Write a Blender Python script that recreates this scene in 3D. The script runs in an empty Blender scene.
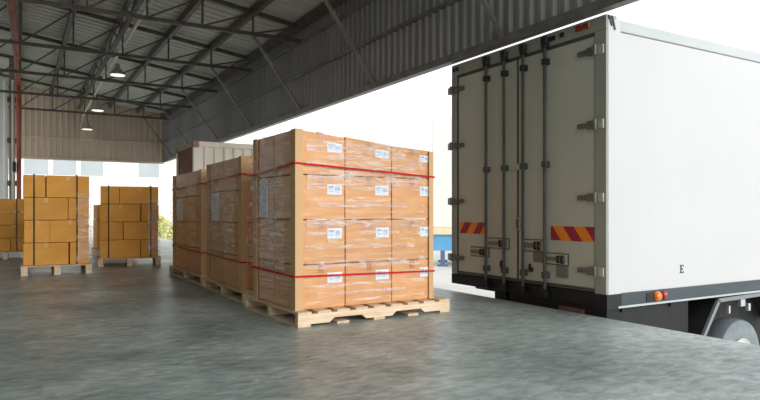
import bpy, bmesh, math, random
from mathutils import Vector, Matrix, noise
SC = bpy.context.scene
C = SC.collection
R = math.radians
random.seed(7)

# ---------------------------------------------------------------- camera, world, sun, exposure
CAM_H = 0.9
cam_data = bpy.data.cameras.new('camera')
cam = bpy.data.objects.new('camera', cam_data)
C.objects.link(cam)
cam.location = (0, 0, CAM_H)
cam.rotation_euler = (R(90), 0, R(-30.279))
cam_data.sensor_fit = 'HORIZONTAL'
cam_data.sensor_width = 36.0
cam_data.lens = 36.0 * 620 / 760
cam_data.shift_y = 13 / 760
cam_data.clip_start = 0.05
cam_data.clip_end = 500
SC.camera = cam

world = bpy.data.worlds.new('world')
SC.world = world
world.use_nodes = True
wt = world.node_tree
wt.nodes.clear()
w_out = wt.nodes.new('ShaderNodeOutputWorld')
w_bg = wt.nodes.new('ShaderNodeBackground')
w_tc = wt.nodes.new('ShaderNodeTexCoord')
w_map = wt.nodes.new('ShaderNodeMapping')
w_map.inputs['Scale'].default_value = (1.5, 1.5, 4.0)
w_no = wt.nodes.new('ShaderNodeTexNoise')
w_no.inputs['Scale'].default_value = 1.6
w_no.inputs['Detail'].default_value = 4
w_rp = wt.nodes.new('ShaderNodeValToRGB')
w_rp.color_ramp.elements[0].color = (0.90, 0.94, 1.0, 1)
w_rp.color_ramp.elements[1].color = (1.0, 0.99, 0.97, 1)
wt.links.new(w_tc.outputs['Generated'], w_map.inputs['Vector'])
wt.links.new(w_map.outputs['Vector'], w_no.inputs['Vector'])
wt.links.new(w_no.outputs['Fac'], w_rp.inputs['Fac'])
wt.links.new(w_rp.outputs['Color'], w_bg.inputs['Color'])
w_bg.inputs['Strength'].default_value = 1.3
wt.links.new(w_bg.outputs['Background'], w_out.inputs['Surface'])

sun_data = bpy.data.lights.new('sun', 'SUN')
sun_data.energy = 2.0
sun_data.angle = R(35)
sun_data.color = (1.0, 0.965, 0.92)
sun = bpy.data.objects.new('sun', sun_data)
C.objects.link(sun)
# the sun stands outside the dock, behind the camera's right shoulder
sun.rotation_euler = Vector((-0.22, 0.93, -0.22)).to_track_quat('-Z', 'Y').to_euler()

SC.view_settings.view_transform = 'Standard'
SC.view_settings.look = 'None'
SC.view_settings.gamma = 1.0
SC.view_settings.use_curve_mapping = False
SC.view_settings.exposure = 0.12

# ---------------------------------------------------------------- materials
def srgb(r, g, b):
    f = lambda c: (c / 255 / 12.92) if c / 255 <= 0.04045 else ((c / 255 + 0.055) / 1.055) ** 2.4
    return (f(r), f(g), f(b), 1)

def mat(name, col, rough=0.6, metal=0.0, col2=None, nscale=4.0, stretch=(1, 1, 1), bump=0.0, bscale=None,
        coat=0.0, coat_rough=0.15, vary=0.0, spec=0.5, detail=5, ramp=(0.35, 0.65), bstretch=None, emit=0.0, rough2=None):
    m = bpy.data.materials.new(name)
    m.use_nodes = True
    nt = m.node_tree
    p = nt.nodes['Principled BSDF']
    p.inputs['Roughness'].default_value = rough
    p.inputs['Metallic'].default_value = metal
    p.inputs['Specular IOR Level'].default_value = spec
    tc = nt.nodes.new('ShaderNodeTexCoord')
    mp = nt.nodes.new('ShaderNodeMapping')
    mp.inputs['Scale'].default_value = stretch
    nt.links.new(tc.outputs['Object'], mp.inputs['Vector'])
    no = nt.nodes.new('ShaderNodeTexNoise')
    no.inputs['Scale'].default_value = nscale
    no.inputs['Detail'].default_value = detail
    nt.links.new(mp.outputs['Vector'], no.inputs['Vector'])
    rp = nt.nodes.new('ShaderNodeValToRGB')
    rp.color_ramp.elements[0].position = ramp[0]
    rp.color_ramp.elements[1].position = ramp[1]
    rp.color_ramp.elements[0].color = col
    rp.color_ramp.elements[1].color = col2 or tuple(min(1, c * 1.12) for c in col[:3]) + (1,)
    nt.links.new(no.outputs['Fac'], rp.inputs['Fac'])
    last = rp.outputs['Color']
    if vary:
        oi = nt.nodes.new('ShaderNodeObjectInfo')
        hs = nt.nodes.new('ShaderNodeHueSaturation')
        mr = nt.nodes.new('ShaderNodeMapRange')
        mr.inputs['To Min'].default_value = 1 - vary
        mr.inputs['To Max'].default_value = 1 + vary
        nt.links.new(oi.outputs['Random'], mr.inputs['Value'])
        nt.links.new(mr.outputs['Result'], hs.inputs['Value'])
        nt.links.new(last, hs.inputs['Color'])
        last = hs.outputs['Color']
    nt.links.new(last, p.inputs['Base Color'])
    if rough2 is not None:
        mr2 = nt.nodes.new('ShaderNodeMapRange')
        mr2.inputs['From Min'].default_value = 0.3
        mr2.inputs['From Max'].default_value = 0.7
        mr2.inputs['To Min'].default_value = rough
        mr2.inputs['To Max'].default_value = rough2
        nt.links.new(no.outputs['Fac'], mr2.inputs['Value'])
        nt.links.new(mr2.outputs['Result'], p.inputs['Roughness'])
    if bump:
        mb_ = nt.nodes.new('ShaderNodeMapping')
        mb_.inputs['Scale'].default_value = bstretch or stretch
        nt.links.new(tc.outputs['Object'], mb_.inputs['Vector'])
        n2 = nt.nodes.new('ShaderNodeTexNoise')
        n2.inputs['Scale'].default_value = bscale or nscale * 3
        n2.inputs['Detail'].default_value = 4
        nt.links.new(mb_.outputs['Vector'], n2.inputs['Vector'])
        bp = nt.nodes.new('ShaderNodeBump')
        bp.inputs['Strength'].default_value = bump
        bp.inputs['Distance'].default_value = 0.02
        nt.links.new(n2.outputs['Fac'], bp.inputs['Height'])
        if coat:
            nt.links.new(bp.outputs['Normal'], p.inputs['Coat Normal'])
        else:
            nt.links.new(bp.outputs['Normal'], p.inputs['Normal'])
    if coat:
        p.inputs['Coat Weight'].default_value = coat
        p.inputs['Coat Roughness'].default_value = coat_rough
    if emit:
        p.inputs['Emission Color'].default_value = (1, 0.93, 0.8, 1)
        p.inputs['Emission Strength'].default_value = emit
    return m

def floor_material():
    m = bpy.data.materials.new('polished_concrete')
    m.use_nodes = True
    nt = m.node_tree
    p = nt.nodes['Principled BSDF']
    tc = nt.nodes.new('ShaderNodeTexCoord')
    def n(scale, detail, stretch=(1, 1, 1), rot=0.0, dist=0.0):
        mp = nt.nodes.new('ShaderNodeMapping')
        mp.inputs['Scale'].default_value = stretch
        mp.inputs['Rotation'].default_value = (0, 0, rot)
        nt.links.new(tc.outputs['Object'], mp.inputs['Vector'])
        t = nt.nodes.new('ShaderNodeTexNoise')
        t.inputs['Scale'].default_value = scale
        t.inputs['Detail'].default_value = detail
        t.inputs['Roughness'].default_value = 0.62
        t.inputs['Distortion'].default_value = dist
        nt.links.new(mp.outputs['Vector'], t.inputs['Vector'])
        return t.outputs['Fac']
    a = n(1.1, 8, (1, 1, 1), 0.3, 0.4)
    b = n(8.0, 10, (1.0, 2.2, 1), 0.9, 0.6)
    mx = nt.nodes.new('ShaderNodeMix')
    mx.data_type = 'FLOAT'
    mx.inputs[0].default_value = 0.5
    nt.links.new(a, mx.inputs[2])
    nt.links.new(b, mx.inputs[3])
    rp = nt.nodes.new('ShaderNodeValToRGB')
    e = rp.color_ramp.elements
    e[0].position, e[0].color = 0.38, FLOOR_COLS[0]
    e[1].position, e[1].color = 0.62, FLOOR_COLS[2]
    mid = e.new(0.5)
    mid.color = FLOOR_COLS[1]
    nt.links.new(mx.outputs[0], rp.inputs['Fac'])
    nt.links.new(rp.outputs['Color'], p.inputs['Base Color'])
    mr = nt.nodes.new('ShaderNodeMapRange')
    mr.inputs['From Min'].default_value = 0.35
    mr.inputs['From Max'].default_value = 0.65
    mr.inputs['To Min'].default_value = 0.46
    mr.inputs['To Max'].default_value = 0.30
    nt.links.new(mx.outputs[0], mr.inputs['Value'])
    nt.links.new(mr.outputs['Result'], p.inputs['Roughness'])
    p.inputs['Specular IOR Level'].default_value = 0.5
    bp = nt.nodes.new('ShaderNodeBump')
    bp.inputs['Strength'].default_value = 0.12
    bp.inputs['Distance'].default_value = 0.01
    nt.links.new(n(9, 6, (1, 1.6, 1), 0.5, 0.3), bp.inputs['Height'])
    nt.links.new(bp.outputs['Normal'], p.inputs['Normal'])
    return m

def film_material(name, alpha=0.45, tint=(0.95, 0.95, 0.95, 1)):
    m = bpy.data.materials.new(name)
    m.use_nodes = True
    nt = m.node_tree
    nt.nodes.clear()
    out = nt.nodes.new('ShaderNodeOutputMaterial')
    tr = nt.nodes.new('ShaderNodeBsdfTransparent')
    p = nt.nodes.new('ShaderNodeBsdfPrincipled')
    p.inputs['Base Color'].default_value = tint
    p.inputs['Roughness'].default_value = 0.16
    p.inputs['Specular IOR Level'].default_value = 0.9
    tc = nt.nodes.new('ShaderNodeTexCoord')
    mp = nt.nodes.new('ShaderNodeMapping')
    mp.inputs['Scale'].default_value = (3, 3, 14)
    no = nt.nodes.new('ShaderNodeTexNoise')
    no.inputs['Scale'].default_value = 2.2
    no.inputs['Detail'].default_value = 6
    no.inputs['Distortion'].default_value = 0.8
    nt.links.new(tc.outputs['Object'], mp.inputs['Vector'])
    nt.links.new(mp.outputs['Vector'], no.inputs['Vector'])
    rp = nt.nodes.new('ShaderNodeValToRGB')
    rp.color_ramp.elements[0].position = 0.42
    rp.color_ramp.elements[0].color = (alpha * 0.15,) * 3 + (1,)
    rp.color_ramp.elements[1].position = 0.72
    rp.color_ramp.elements[1].color = (min(1, alpha * 1.7),) * 3 + (1,)
    nt.links.new(no.outputs['Fac'], rp.inputs['Fac'])
    bp = nt.nodes.new('ShaderNodeBump')
    bp.inputs['Strength'].default_value = 0.6
    bp.inputs['Distance'].default_value = 0.02
    nt.links.new(no.outputs['Fac'], bp.inputs['Height'])
    nt.links.new(bp.outputs['Normal'], p.inputs['Normal'])
    mx = nt.nodes.new('ShaderNodeMixShader')
    nt.links.new(rp.outputs['Color'], mx.inputs['Fac'])
    nt.links.new(tr.outputs['BSDF'], mx.inputs[1])
    nt.links.new(p.outputs['BSDF'], mx.inputs[2])
    nt.links.new(mx.outputs['Shader'], out.inputs['Surface'])
    return m

FLOOR_COLS = (srgb(112, 126, 125), srgb(150, 163, 161), srgb(188, 198, 195))
M = {}
M['floor'] = floor_material()
M['roof'] = mat('roof_sheet', srgb(182, 184, 174), 0.6, 0.0, srgb(200, 201, 191), 1.2, (1, 1, 1))
M['fascia'] = mat('grey_wall_sheet', srgb(150, 150, 152), 0.5, 0.15, srgb(172, 171, 170), 0.8, (1, 1, 0.4))
M['end_sheet'] = mat('warm_lit_wall_sheet', srgb(196, 178, 160), 0.55, 0.0, srgb(222, 202, 180), 0.9, (1, 1, 0.3))  # warm light on the galvanized end sheets is put into this colour
M['steel'] = mat('dark_steel', srgb(84, 77, 72), 0.55, 0.2, srgb(104, 96, 90), 6)
M['steel_light'] = mat('grey_steel', srgb(120, 118, 112), 0.5, 0.4, srgb(142, 140, 134), 6)
M['wall'] = mat('grey_wall', srgb(120, 122, 118), 0.8, 0, srgb(134, 136, 132), 3)
M['white_sheet'] = mat('white_panel', srgb(222, 226, 222), 0.5, 0, srgb(234, 236, 234), 3, (1, 1, 0.3))
M['conduit'] = mat('pale_conduit', srgb(200, 196, 186), 0.5, 0.1)
M['rust'] = mat('rust_red_paint', srgb(140, 62, 42), 0.55, 0, srgb(176, 92, 66), 5, (1, 1, 0.6))
M['lamp_metal'] = mat('lamp_shade_metal', srgb(160, 160, 154), 0.5, 0.1)
M['lamp_glow'] = mat('lamp_glow', srgb(240, 235, 220), 0.5, emit=0.9)
M['concrete'] = mat('dock_concrete', srgb(120, 122, 120), 0.85, 0, srgb(140, 142, 140), 3, bump=0.2)
M['yard'] = mat('yard_concrete', srgb(196, 196, 190), 0.9, 0, srgb(208, 208, 202), 0.6)
M['kraft'] = mat('kraft_cardboard', srgb(204, 144, 90), 0.62, 0, srgb(220, 164, 108), 5, (0.6, 0.6, 3),
                 bump=1.0, bscale=3.2, bstretch=(0.6, 0.6, 8), coat=0.55, coat_rough=0.14, vary=0.06)
M['kraft_tape'] = mat('kraft_tape', srgb(180, 116, 66), 0.3, 0, srgb(190, 126, 74), 6, coat=0.4)
M['yellow_card'] = mat('golden_cardboard', srgb(226, 158, 60), 0.65, 0, srgb(236, 170, 72), 4, (0.8, 0.8, 1.6), vary=0.06)
M['yellow_tape'] = mat('golden_tape', srgb(212, 148, 60), 0.35)
M['post'] = mat('edge_board', srgb(206, 164, 116), 0.7, 0, srgb(216, 176, 130), 3, (1, 1, 0.3))
M['paper'] = mat('label_paper', srgb(216, 226, 240), 0.5, 0, srgb(228, 236, 246), 20)
M['ink'] = mat('label_ink', srgb(160, 176, 200), 0.5)
M['ink_blue'] = mat('blue_grey_steel', srgb(84, 104, 132), 0.5)
M['ink_dark'] = mat('dark_print', srgb(72, 40, 24), 0.6)
M['red_strap'] = mat('red_strap', srgb(188, 14, 26), 0.6, 0, srgb(200, 22, 32), 9, spec=0.2)
M['black_strap'] = mat('black_strap', srgb(30, 32, 30), 0.7, 0, srgb(42, 44, 40), 9)
M['pine'] = mat('pine_board', srgb(220, 192, 160), 0.75, 0, srgb(238, 218, 190), 3, (1.2, 9, 9), bump=0.15, vary=0.06)
M['pine_y'] = mat('pine_board_across', srgb(210, 180, 146), 0.75, 0, srgb(230, 206, 176), 3, (9, 1.2, 9), bump=0.15, vary=0.06)
M['truck_white'] = mat('white_truck_paint', srgb(196, 199, 200), 0.35, 0, srgb(202, 204, 205), 0.7, coat=0.2)
M['truck_rail'] = mat('pale_alloy_rail', srgb(184, 192, 194), 0.35, 0, srgb(190, 197, 199), 2)
M['door_paint'] = mat('cream_door_paint', srgb(196, 198, 184), 0.4, 0, srgb(204, 206, 192), 0.9)
M['door_frame'] = mat('grey_door_frame', srgb(158, 160, 150), 0.45, 0, srgb(166, 168, 158), 2)
M['rubber'] = mat('black_rubber', srgb(34, 35, 34), 0.7, 0, srgb(44, 45, 44), 8)
M['seal'] = mat('grey_door_seal', srgb(74, 77, 70), 0.6, 0, srgb(84, 87, 80), 6)
M['rod'] = mat('dull_rod_steel', srgb(70, 72, 66), 0.5, 0.1, srgb(84, 86, 78), 5)
M['hinge_steel'] = mat('hinge_steel', srgb(104, 105, 98), 0.45, 0.1, srgb(122, 122, 114), 8)
M['hardware'] = mat('dull_hardware', srgb(188, 188, 178), 0.4, 0.1, srgb(200, 200, 190), 8)
M['plate'] = mat('dull_plate', srgb(122, 118, 110), 0.5, 0.1)
M['chassis'] = mat('black_chassis', srgb(17, 19, 23), 0.55, 0.1, srgb(26, 28, 32), 5)
M['alloy'] = mat('grey_alloy', srgb(66, 76, 82), 0.35, 0.3, srgb(80, 90, 96), 2, (0.4, 1, 3))
M['trim_grey'] = mat('grey_guard_trim', srgb(128, 134, 138), 0.5, 0.1)
M['alloy_bright'] = mat('bright_alloy', srgb(196, 204, 208), 0.3, 0.5)
M['tyre'] = mat('worn_tyre', srgb(112, 122, 128), 0.75, 0, srgb(136, 146, 150), 6)
M['rim'] = mat('pale_rim', srgb(210, 212, 212), 0.4, 0.2)
M['amber'] = mat('amber_lens', srgb(240, 120, 30), 0.2, 0, srgb(246, 130, 40), 4, coat=0.5)
M['brown_lens'] = mat('brown_red_lens', srgb(150, 66, 40), 0.25, 0, srgb(160, 74, 46), 4, coat=0.4)
M['red_lens'] = mat('red_lens', srgb(172, 34, 40), 0.2, 0, srgb(184, 44, 48), 4, coat=0.5)
M['tape_orange'] = mat('reflective_orange', srgb(250, 140, 30), 0.4)
M['tape_red'] = mat('reflective_crimson', srgb(158, 34, 66), 0.4)
M['black_paint'] = mat('black_paint', srgb(22, 22, 22), 0.5)
M['mauve'] = mat('faded_red_plate', srgb(120, 84, 84), 0.6)
M['blue'] = mat('blue_chassis_paint', srgb(92, 158, 206), 0.45, 0, srgb(104, 170, 216), 2)
M['beige'] = mat('beige_rail', srgb(226, 204, 168), 0.6)
M['cont_white'] = mat('container_lit_white', srgb(226, 222, 206), 0.5, 0, srgb(238, 234, 222), 1.4, (2, 2, 0.4))  # daylight bleaching on the container front is put into this white
M['cont_brown'] = mat('container_shade_brown', srgb(150, 112, 92), 0.55, 0, srgb(166, 126, 104), 2)  # shade on the container's left side is put into this brown
M['facade'] = mat('pale_facade', srgb(222, 222, 216), 0.8, 0, srgb(228, 227, 222), 0.5)
M['window_glass'] = mat('grey_window', srgb(160, 168, 172), 0.5, 0, srgb(168, 176, 180), 1)
M['leaf'] = mat('yellow_green_leaves', srgb(206, 208, 134), 0.7, 0, srgb(222, 222, 160), 6)
M['film'] = film_material('clear_stretch_film', 0.34)
M['film_sheet'] = film_material('crumpled_stretch_film', 0.26)

# ---------------------------------------------------------------- mesh helpers
class MB:
    """collects pieces of one part; coordinates are the owner's own minus off"""
    def __init__(self, off=(0, 0, 0)):
        self.bm = bmesh.new()
        self.off = Vector(off)
        self.mi = 0
    def _add(self, verts, faces, smooth=False):
        vs = [self.bm.verts.new(Vector(v) - self.off) for v in verts]
        for f in faces:
            try:
                fc = self.bm.faces.new([vs[i] for i in f])
                fc.material_index = self.mi
                fc.smooth = smooth
            except ValueError:
                pass
        return vs
    def box(self, x0, x1, y0, y1, z0, z1, bev=0.0):
        c = [(x0, y0, z0), (x1, y0, z0), (x1, y1, z0), (x0, y1, z0), (x0, y0, z1), (x1, y0, z1), (x1, y1, z1), (x0, y1, z1)]
        f = [(0, 3, 2, 1), (4, 5, 6, 7), (0, 1, 5, 4), (1, 2, 6, 5), (2, 3, 7, 6), (3, 0, 4, 7)]
        vs = self._add(c, f)
        if bev:
            es = {e for v in vs for e in v.link_edges}
            bmesh.ops.bevel(self.bm, geom=list(es), offset=bev, segments=2, affect='EDGES', profile=0.5)
        return self
    def bar(self, a, b, w, h, up=(0, 0, 1)):
        a, b = Vector(a), Vector(b)
        d = (b - a).normalized()
        up = Vector(up)
        s = d.cross(up)
        if s.length < 1e-4:
            s = d.cross(Vector((1, 0, 0)))
        s.normalize()
        u = s.cross(d).normalized()
        s, u = s * w / 2, u * h / 2
        c = [a - s - u, a + s - u, a + s + u, a - s + u, b - s - u, b + s - u, b + s + u, b - s + u]
        self._add(c, [(0, 3, 2, 1), (4, 5, 6, 7), (0, 1, 5, 4), (1, 2, 6, 5), (2, 3, 7, 6), (3, 0, 4, 7)])
        return self
    def tube(self, pts, r, n=10):
        pts = [Vector(p) for p in pts]
        rings = []
        for i, p in enumerate(pts):
            if i == 0:
                d = pts[1] - p
            elif i == len(pts) - 1:
                d = p - pts[i - 1]
            else:
                d = (pts[i + 1] - p).normalized() + (p - pts[i - 1]).normalized()
            d.normalize()
            a = d.cross(Vector((0, 0, 1)))
            if a.length < 0.05:
                a = d.cross(Vector((1, 0, 0)))
            a.normalize()
            b = d.cross(a).normalized()
            rings.append([p + (a * math.cos(2 * math.pi * k / n) + b * math.sin(2 * math.pi * k / n)) * r for k in range(n)])
        verts = [v for rg in rings for v in rg]
        faces = []
        for i in range(len(pts) - 1):
            for k in range(n):
                k2 = (k + 1) % n
                faces.append((i * n + k, i * n + k2, (i + 1) * n + k2, (i + 1) * n + k))
        faces.append(tuple(range(n - 1, -1, -1)))
        faces.append(tuple((len(pts) - 1) * n + k for k in range(n)))
        self._add(verts, faces, True)
        return self
    def lathe(self, prof, c, axis='Z', n=28, caps=True):
        """prof: list of (radius, height along axis)"""
        c = Vector(c)
        verts, faces = [], []
        for (r, h) in prof:
            for k in range(n):
                t = 2 * math.pi * k / n
                a, b = r * math.cos(t), r * math.sin(t)
                verts.append(c + (Vector((a, b, h)) if axis == 'Z' else Vector((b, h, a)) if axis == 'Y' else Vector((h, a, b))))
        for i in range(len(prof) - 1):
            for k in range(n):
                k2 = (k + 1) % n
                faces.append((i * n + k, i * n + k2, (i + 1) * n + k2, (i + 1) * n + k))
        if caps:
            faces.append(tuple(range(n - 1, -1, -1)))
            faces.append(tuple((len(prof) - 1) * n + k for k in range(n)))
        self._add(verts, faces, True)
        return self
    def prism(self, poly, axis, a, b):
        """poly in the two other axes (order x,y,z), extruded along axis from a to b"""
        def mk(u, v, t):
            return {'X': (t, u, v), 'Y': (u, t, v), 'Z': (u, v, t)}[axis]
        n = len(poly)
        verts = [mk(u, v, a) for u, v in poly] + [mk(u, v, b) for u, v in poly]
        faces = [tuple(range(n)), tuple(range(2 * n - 1, n - 1, -1))]
        for i in range(n):
            j = (i + 1) % n
            faces.append((i, i + n, j + n, j))
        self._add(verts, faces)
        return self
    def corrugated(self, o, u, lu, v, lv, n, pitch=0.2, depth=0.03, thick=0.004, du=None):
        """ribbed sheet: ribs run along v, repeat along u, stand out along n"""
        o, u, v, n = Vector(o), Vector(u), Vector(v), Vector(n)
        prof = []
        t = 0.0
        while t < lu - 1e-6:
            for f, h in ((0, 0), (0.55, 0), (0.66, 1), (0.89, 1)):
                if t + f * pitch <= lu:
                    prof.append((t + f * pitch, h * depth))
            t += pitch
        prof.append((lu, 0))
        verts, faces = [], []
        for (a, h) in prof:
            p = o + u * a + n * h
            verts += [p, p + v * lv, p + v * lv - n * thick, p - n * thick]
        for i in range(len(prof) - 1):
            a, b = i * 4, i * 4 + 4
            for k in range(4):
                k2 = (k + 1) % 4
                faces.append((a + k, a + k2, b + k2, b + k))
        self._add(verts, faces)
        return self
    def build(self, name, material, parent=None, loc=None, smooth_angle=None):
        bmesh.ops.recalc_face_normals(self.bm, faces=self.bm.faces[:])
        me = bpy.data.meshes.new(name)
        self.bm.to_mesh(me)
        self.bm.free()
        for m_ in (material if isinstance(material, (list, tuple)) else [material]):
            me.materials.append(M[m_])
        if any(p.use_smooth for p in me.polygons):
            me.set_sharp_from_angle(angle=R(40))
        o = bpy.data.objects.new(name, me)
        C.objects.link(o)
        if parent is not None:
            o.parent = parent
        if loc:
            o.location = loc
        return o

def tag(o, label, cat, group=None, kind=None):
    o['label'] = label
    o['category'] = cat
    if group:
        o['group'] = group
    if kind:
        o['kind'] = kind
    return o

def thing(name, label, cat, loc=(0, 0, 0), rz=0.0, group=None):
    o = bpy.data.objects.new(name, None)
    o.empty_display_size = 0.1
    C.objects.link(o)
    o.location = loc
    o.rotation_euler = (0, 0, rz)
    return tag(o, label, cat, group)

def struct(name, mb, material, label=None, parent=None):
    o = mb.build(name, material, parent)
    if parent is None:
        o['kind'] = 'structure'
        if label:
            o['label'] = label
    return o

EDGE = 4.346      # dock edge and wall plane
END = 22.1        # end wall plane
NEAR = 0.5        # roof stops here; unseen open end added to let daylight in behind the camera
GROUND = -1.0
EAVE = 4.26
PITCH = 0.14
ORD = ['top', 'second', 'third', 'bottom']

def roof_z(x):
    return EAVE + PITCH * (EDGE - x)

# ---------------------------------------------------------------- setting
b = MB(); b.box(-3.2, EDGE, -7.0, END + 0.4, -0.3, 0.0)
struct('floor', b, 'floor', 'smooth grey concrete warehouse floor ending at the dock edge')
b = MB(); b.box(-3.2, EDGE - 0.02, -7.0, END + 0.4, GROUND, -0.3)
struct('wall_dock', b, 'concrete', 'concrete face of the loading dock below the floor')
b = MB(); b.box(-90, 140, -90, 160, GROUND - 0.2, GROUND)
struct('ground', b, 'yard', 'pale concrete yard outside')
b = MB(); b.box(-30, EDGE + 0.2, END + 0.4, 48, GROUND, -0.02)
struct('ground_apron', b, 'yard', 'bright raised concrete apron beyond the end of the hall')

n_roof = Vector((PITCH, 0, 1)).normalized()
v_roof = Vector((1, 0, -PITCH)).normalized()
x_l = -3.4
b = MB()
b.corrugated((x_l, NEAR, roof_z(x_l)), (0, 1, 0), END + 0.2 - NEAR, v_roof, (EDGE + 0.1 - x_l) / v_roof.x, n_roof, 0.24, 0.03)
struct('ceiling', b, 'roof', 'grey ribbed metal roof sheets')
b = MB()
b.corrugated((EDGE + 0.02, NEAR, 2.70), (0, 1, 0), END - NEAR, (0, 0, 1), roof_z(EDGE) - 2.72, (-1, 0, 0), 0.15, 0.035)
struct('wall_right', b, 'fascia', 'grey ribbed sheet wall hanging above the dock opening')
b = MB()
b.corrugated((-3.2, END, 2.62), (1, 0, 0), EDGE + 3.2, (0, 0, 1), 2.6, (0, -1, 0), 0.17, 0.035)
struct('wall_end', b, 'end_sheet', 'ribbed sheet wall above the far end opening, coloured as warmly lit')
b = MB(); b.box(-3.3, -3.2, -7.0, 15.6, 0, 5.3)  # unseen; lengthened to dim the loads, stopped short to daylight the partition
struct('wall_left', b, 'wall', 'plain unseen wall along the far side of the hall')
b = MB(); b.corrugated((-3.2, 18.9, 0.0), (1, 0, 0), 2.98, (0, 0, 1), 4.35, (0, -1, 0), 0.3, 0.03)
struct('wall_partition', b, 'white_sheet', 'white ribbed sheet partition by the rust red pipe')
b = MB(); b.box(EDGE - 0.04, EDGE + 0.06, NEAR, END, 2.645, 2.73)
struct('trim_1', b, 'steel_light', 'steel beam along the lower edge of the side sheet wall')
b = MB(); b.box(-3.2, EDGE - 0.04, END - 0.06, END + 0.04, 2.58, 2.65)
struct('trim_2', b, 'end_sheet', 'edge beam under the far end sheet wall')
for k, z in enumerate((3.34, 3.92)):
    b = MB(); b.box(EDGE - 0.05, EDGE + 0.018, NEAR, END - 0.05, z - 0.02, z + 0.02)
    struct('trim_%d' % (3 + k), b, 'steel_light', 'steel rail across the side sheet wall')
b = MB(); b.box(-3.2, EDGE - 0.06, END - 0.07, END - 0.002, 3.25, 3.29)
struct('trim_5', b, 'end_sheet', 'steel rail across the far end sheet wall')
b = MB(); b.box(EDGE - 0.16, EDGE - 0.04, NEAR, END - 0.1, roof_z(EDGE) - 0.14, roof_z(EDGE) - 0.02)
struct('trim_6', b, 'steel', 'dark eave beam where roof meets side wall')

# roof trusses
NODES = [EDGE - 0.06 - 0.85 * k for k in range(9)]
TR_Y = [4.89, 7.53, 10.15, 12.78, 15.4, 18.05, 20.7]
TR_W = ['nearest', 'second nearest', 'third nearest', 'fourth nearest', 'third farthest', 'second farthest', 'farthest']
for ty, wd in zip(TR_Y, TR_W):
    t = thing('roof_truss', 'dark steel roof truss crossing under the sheets, %s of the row' % wd, 'truss',
              (EDGE, ty, 3.93), 0, 'dark steel trusses under the roof')
    of = (EDGE, ty, 3.93)
    xa, xb = NODES[-1], EDGE - 0.06
    MB(of).bar((xa, ty, 3.93), (xb, ty, 3.93), 0.05, 0.06).build('bottom_chord', 'steel', t)
    MB(of).bar((xa, ty, roof_z(xa) - 0.09), (xb, ty, roof_z(xb) - 0.09), 0.05, 0.07).build('top_chord', 'steel', t)
    for k in range(1, len(NODES)):
        x = NODES[k]
        MB(of).bar((x, ty, 3.93), (x, ty, roof_z(x) - 0.1), 0.03, 0.03).build('web_post', 'steel', t)
        xp = NODES[k - 1]
        MB(of).bar((x, ty, 3.94), (xp, ty, roof_z(xp) - 0.1), 0.026, 0.026).build('web_diagonal', 'steel', t)
    MB(of).bar((NODES[1], ty, 3.90), (EDGE - 0.03, ty, 2.72), 0.04, 0.04).build('knee_brace', 'steel_light', t)
# purlins, one beam each
PW = ['nearest the dock wall', 'second from the dock wall', 'third from the dock wall', 'first beyond the lattice girder',
      'second beyond the lattice girder', 'third beyond the lattice girder']
for k in range(1, 7):
    x = NODES[k]
    if k == 3:
        continue
    o = MB((x, 0, roof_z(x) - 0.05)).box(x - 0.04, x + 0.04, 4.0, END - 0.1, roof_z(x) - 0.15, roof_z(x) - 0.012).build(
        'roof_purlin', 'steel', None, (x, 0, roof_z(x) - 0.05))
    tag(o, 'dark steel purlin running down the roof, %s' % PW[k - 1], 'beam', 'steel purlins along the roof')
# lattice girder that carries the lamps
gx = 1.66
t = thing('lattice_girder', 'deep dark lattice girder running down the hall over the bell lamps', 'girder', (gx, 7, 3.95))
of = (gx, 7, 3.95)
gt = roof_z(gx) - 0.06
MB(of).bar((gx, 7, 4.24), (gx, END - 0.1, 4.24), 0.07, 0.06).build('bottom_chord', 'steel', t)
MB(of).bar((gx, 7, gt), (gx, END - 0.1, gt), 0.07, 0.07).build('top_chord', 'steel', t)
y = 7.2
k = 0
while y < END - 1.0:
    MB(of).bar((gx, y, 4.26 if k % 2 else gt), (gx, y + 0.8, gt if k % 2 else 4.26), 0.03, 0.03, (1, 0, 0)).build('web_diagonal', 'steel', t)
    y += 0.8
    k += 1
# conduit
o = MB((gx, 21.9, 2.66)).tube([(gx + 0.10, 7.4, 4.16), (gx + 0.10, 15, 4.12), (gx + 0.10, 21.4, 3.95), (gx + 0.09, 21.98, 3.7), (gx + 0.09, 22.0, 2.66)], 0.03, 8).build(
    'conduit_pipe', 'conduit', None, (gx, 21.9, 2.66))
tag(o, 'pale conduit pipe along the lattice girder and down the end wall', 'pipe')

def bell_lamp(x, y, z, ztop, label):
    t = thing('bell_lamp', label, 'lamp', (x, y, z), 0, 'bell lamps under the girder')
    of = (x, y, z)
    MB(of).lathe([(0.175, z), (0.165, z + 0.03), (0.10, z + 0.10), (0.055, z + 0.15), (0.05, z + 0.24), (0.03, z + 0.25)], (x, y, 0)).build('lamp_shade', 'lamp_metal', t)
    MB(of).lathe([(0.15, z - 0.012), (0.158, z + 0.004)], (x, y, 0)).build('diffuser', 'lamp_glow', t)
    MB(of).tube([(x, y, z + 0.24), (x, y, ztop)], 0.012, 8).build('hanger_rod', 'steel_light', t)
bell_lamp(1.92, 14.9, 3.98, 4.235, 'grey bell lamp on the girder, nearest and largest of the three')
bell_lamp(1.92, 18.9, 3.76, 4.235, 'grey bell lamp on the girder, middle of the three')
bell_lamp(1.90, 21.7, 3.56, 4.235, 'small bell lamp beside the end wall conduit, farthest of the three')

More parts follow.
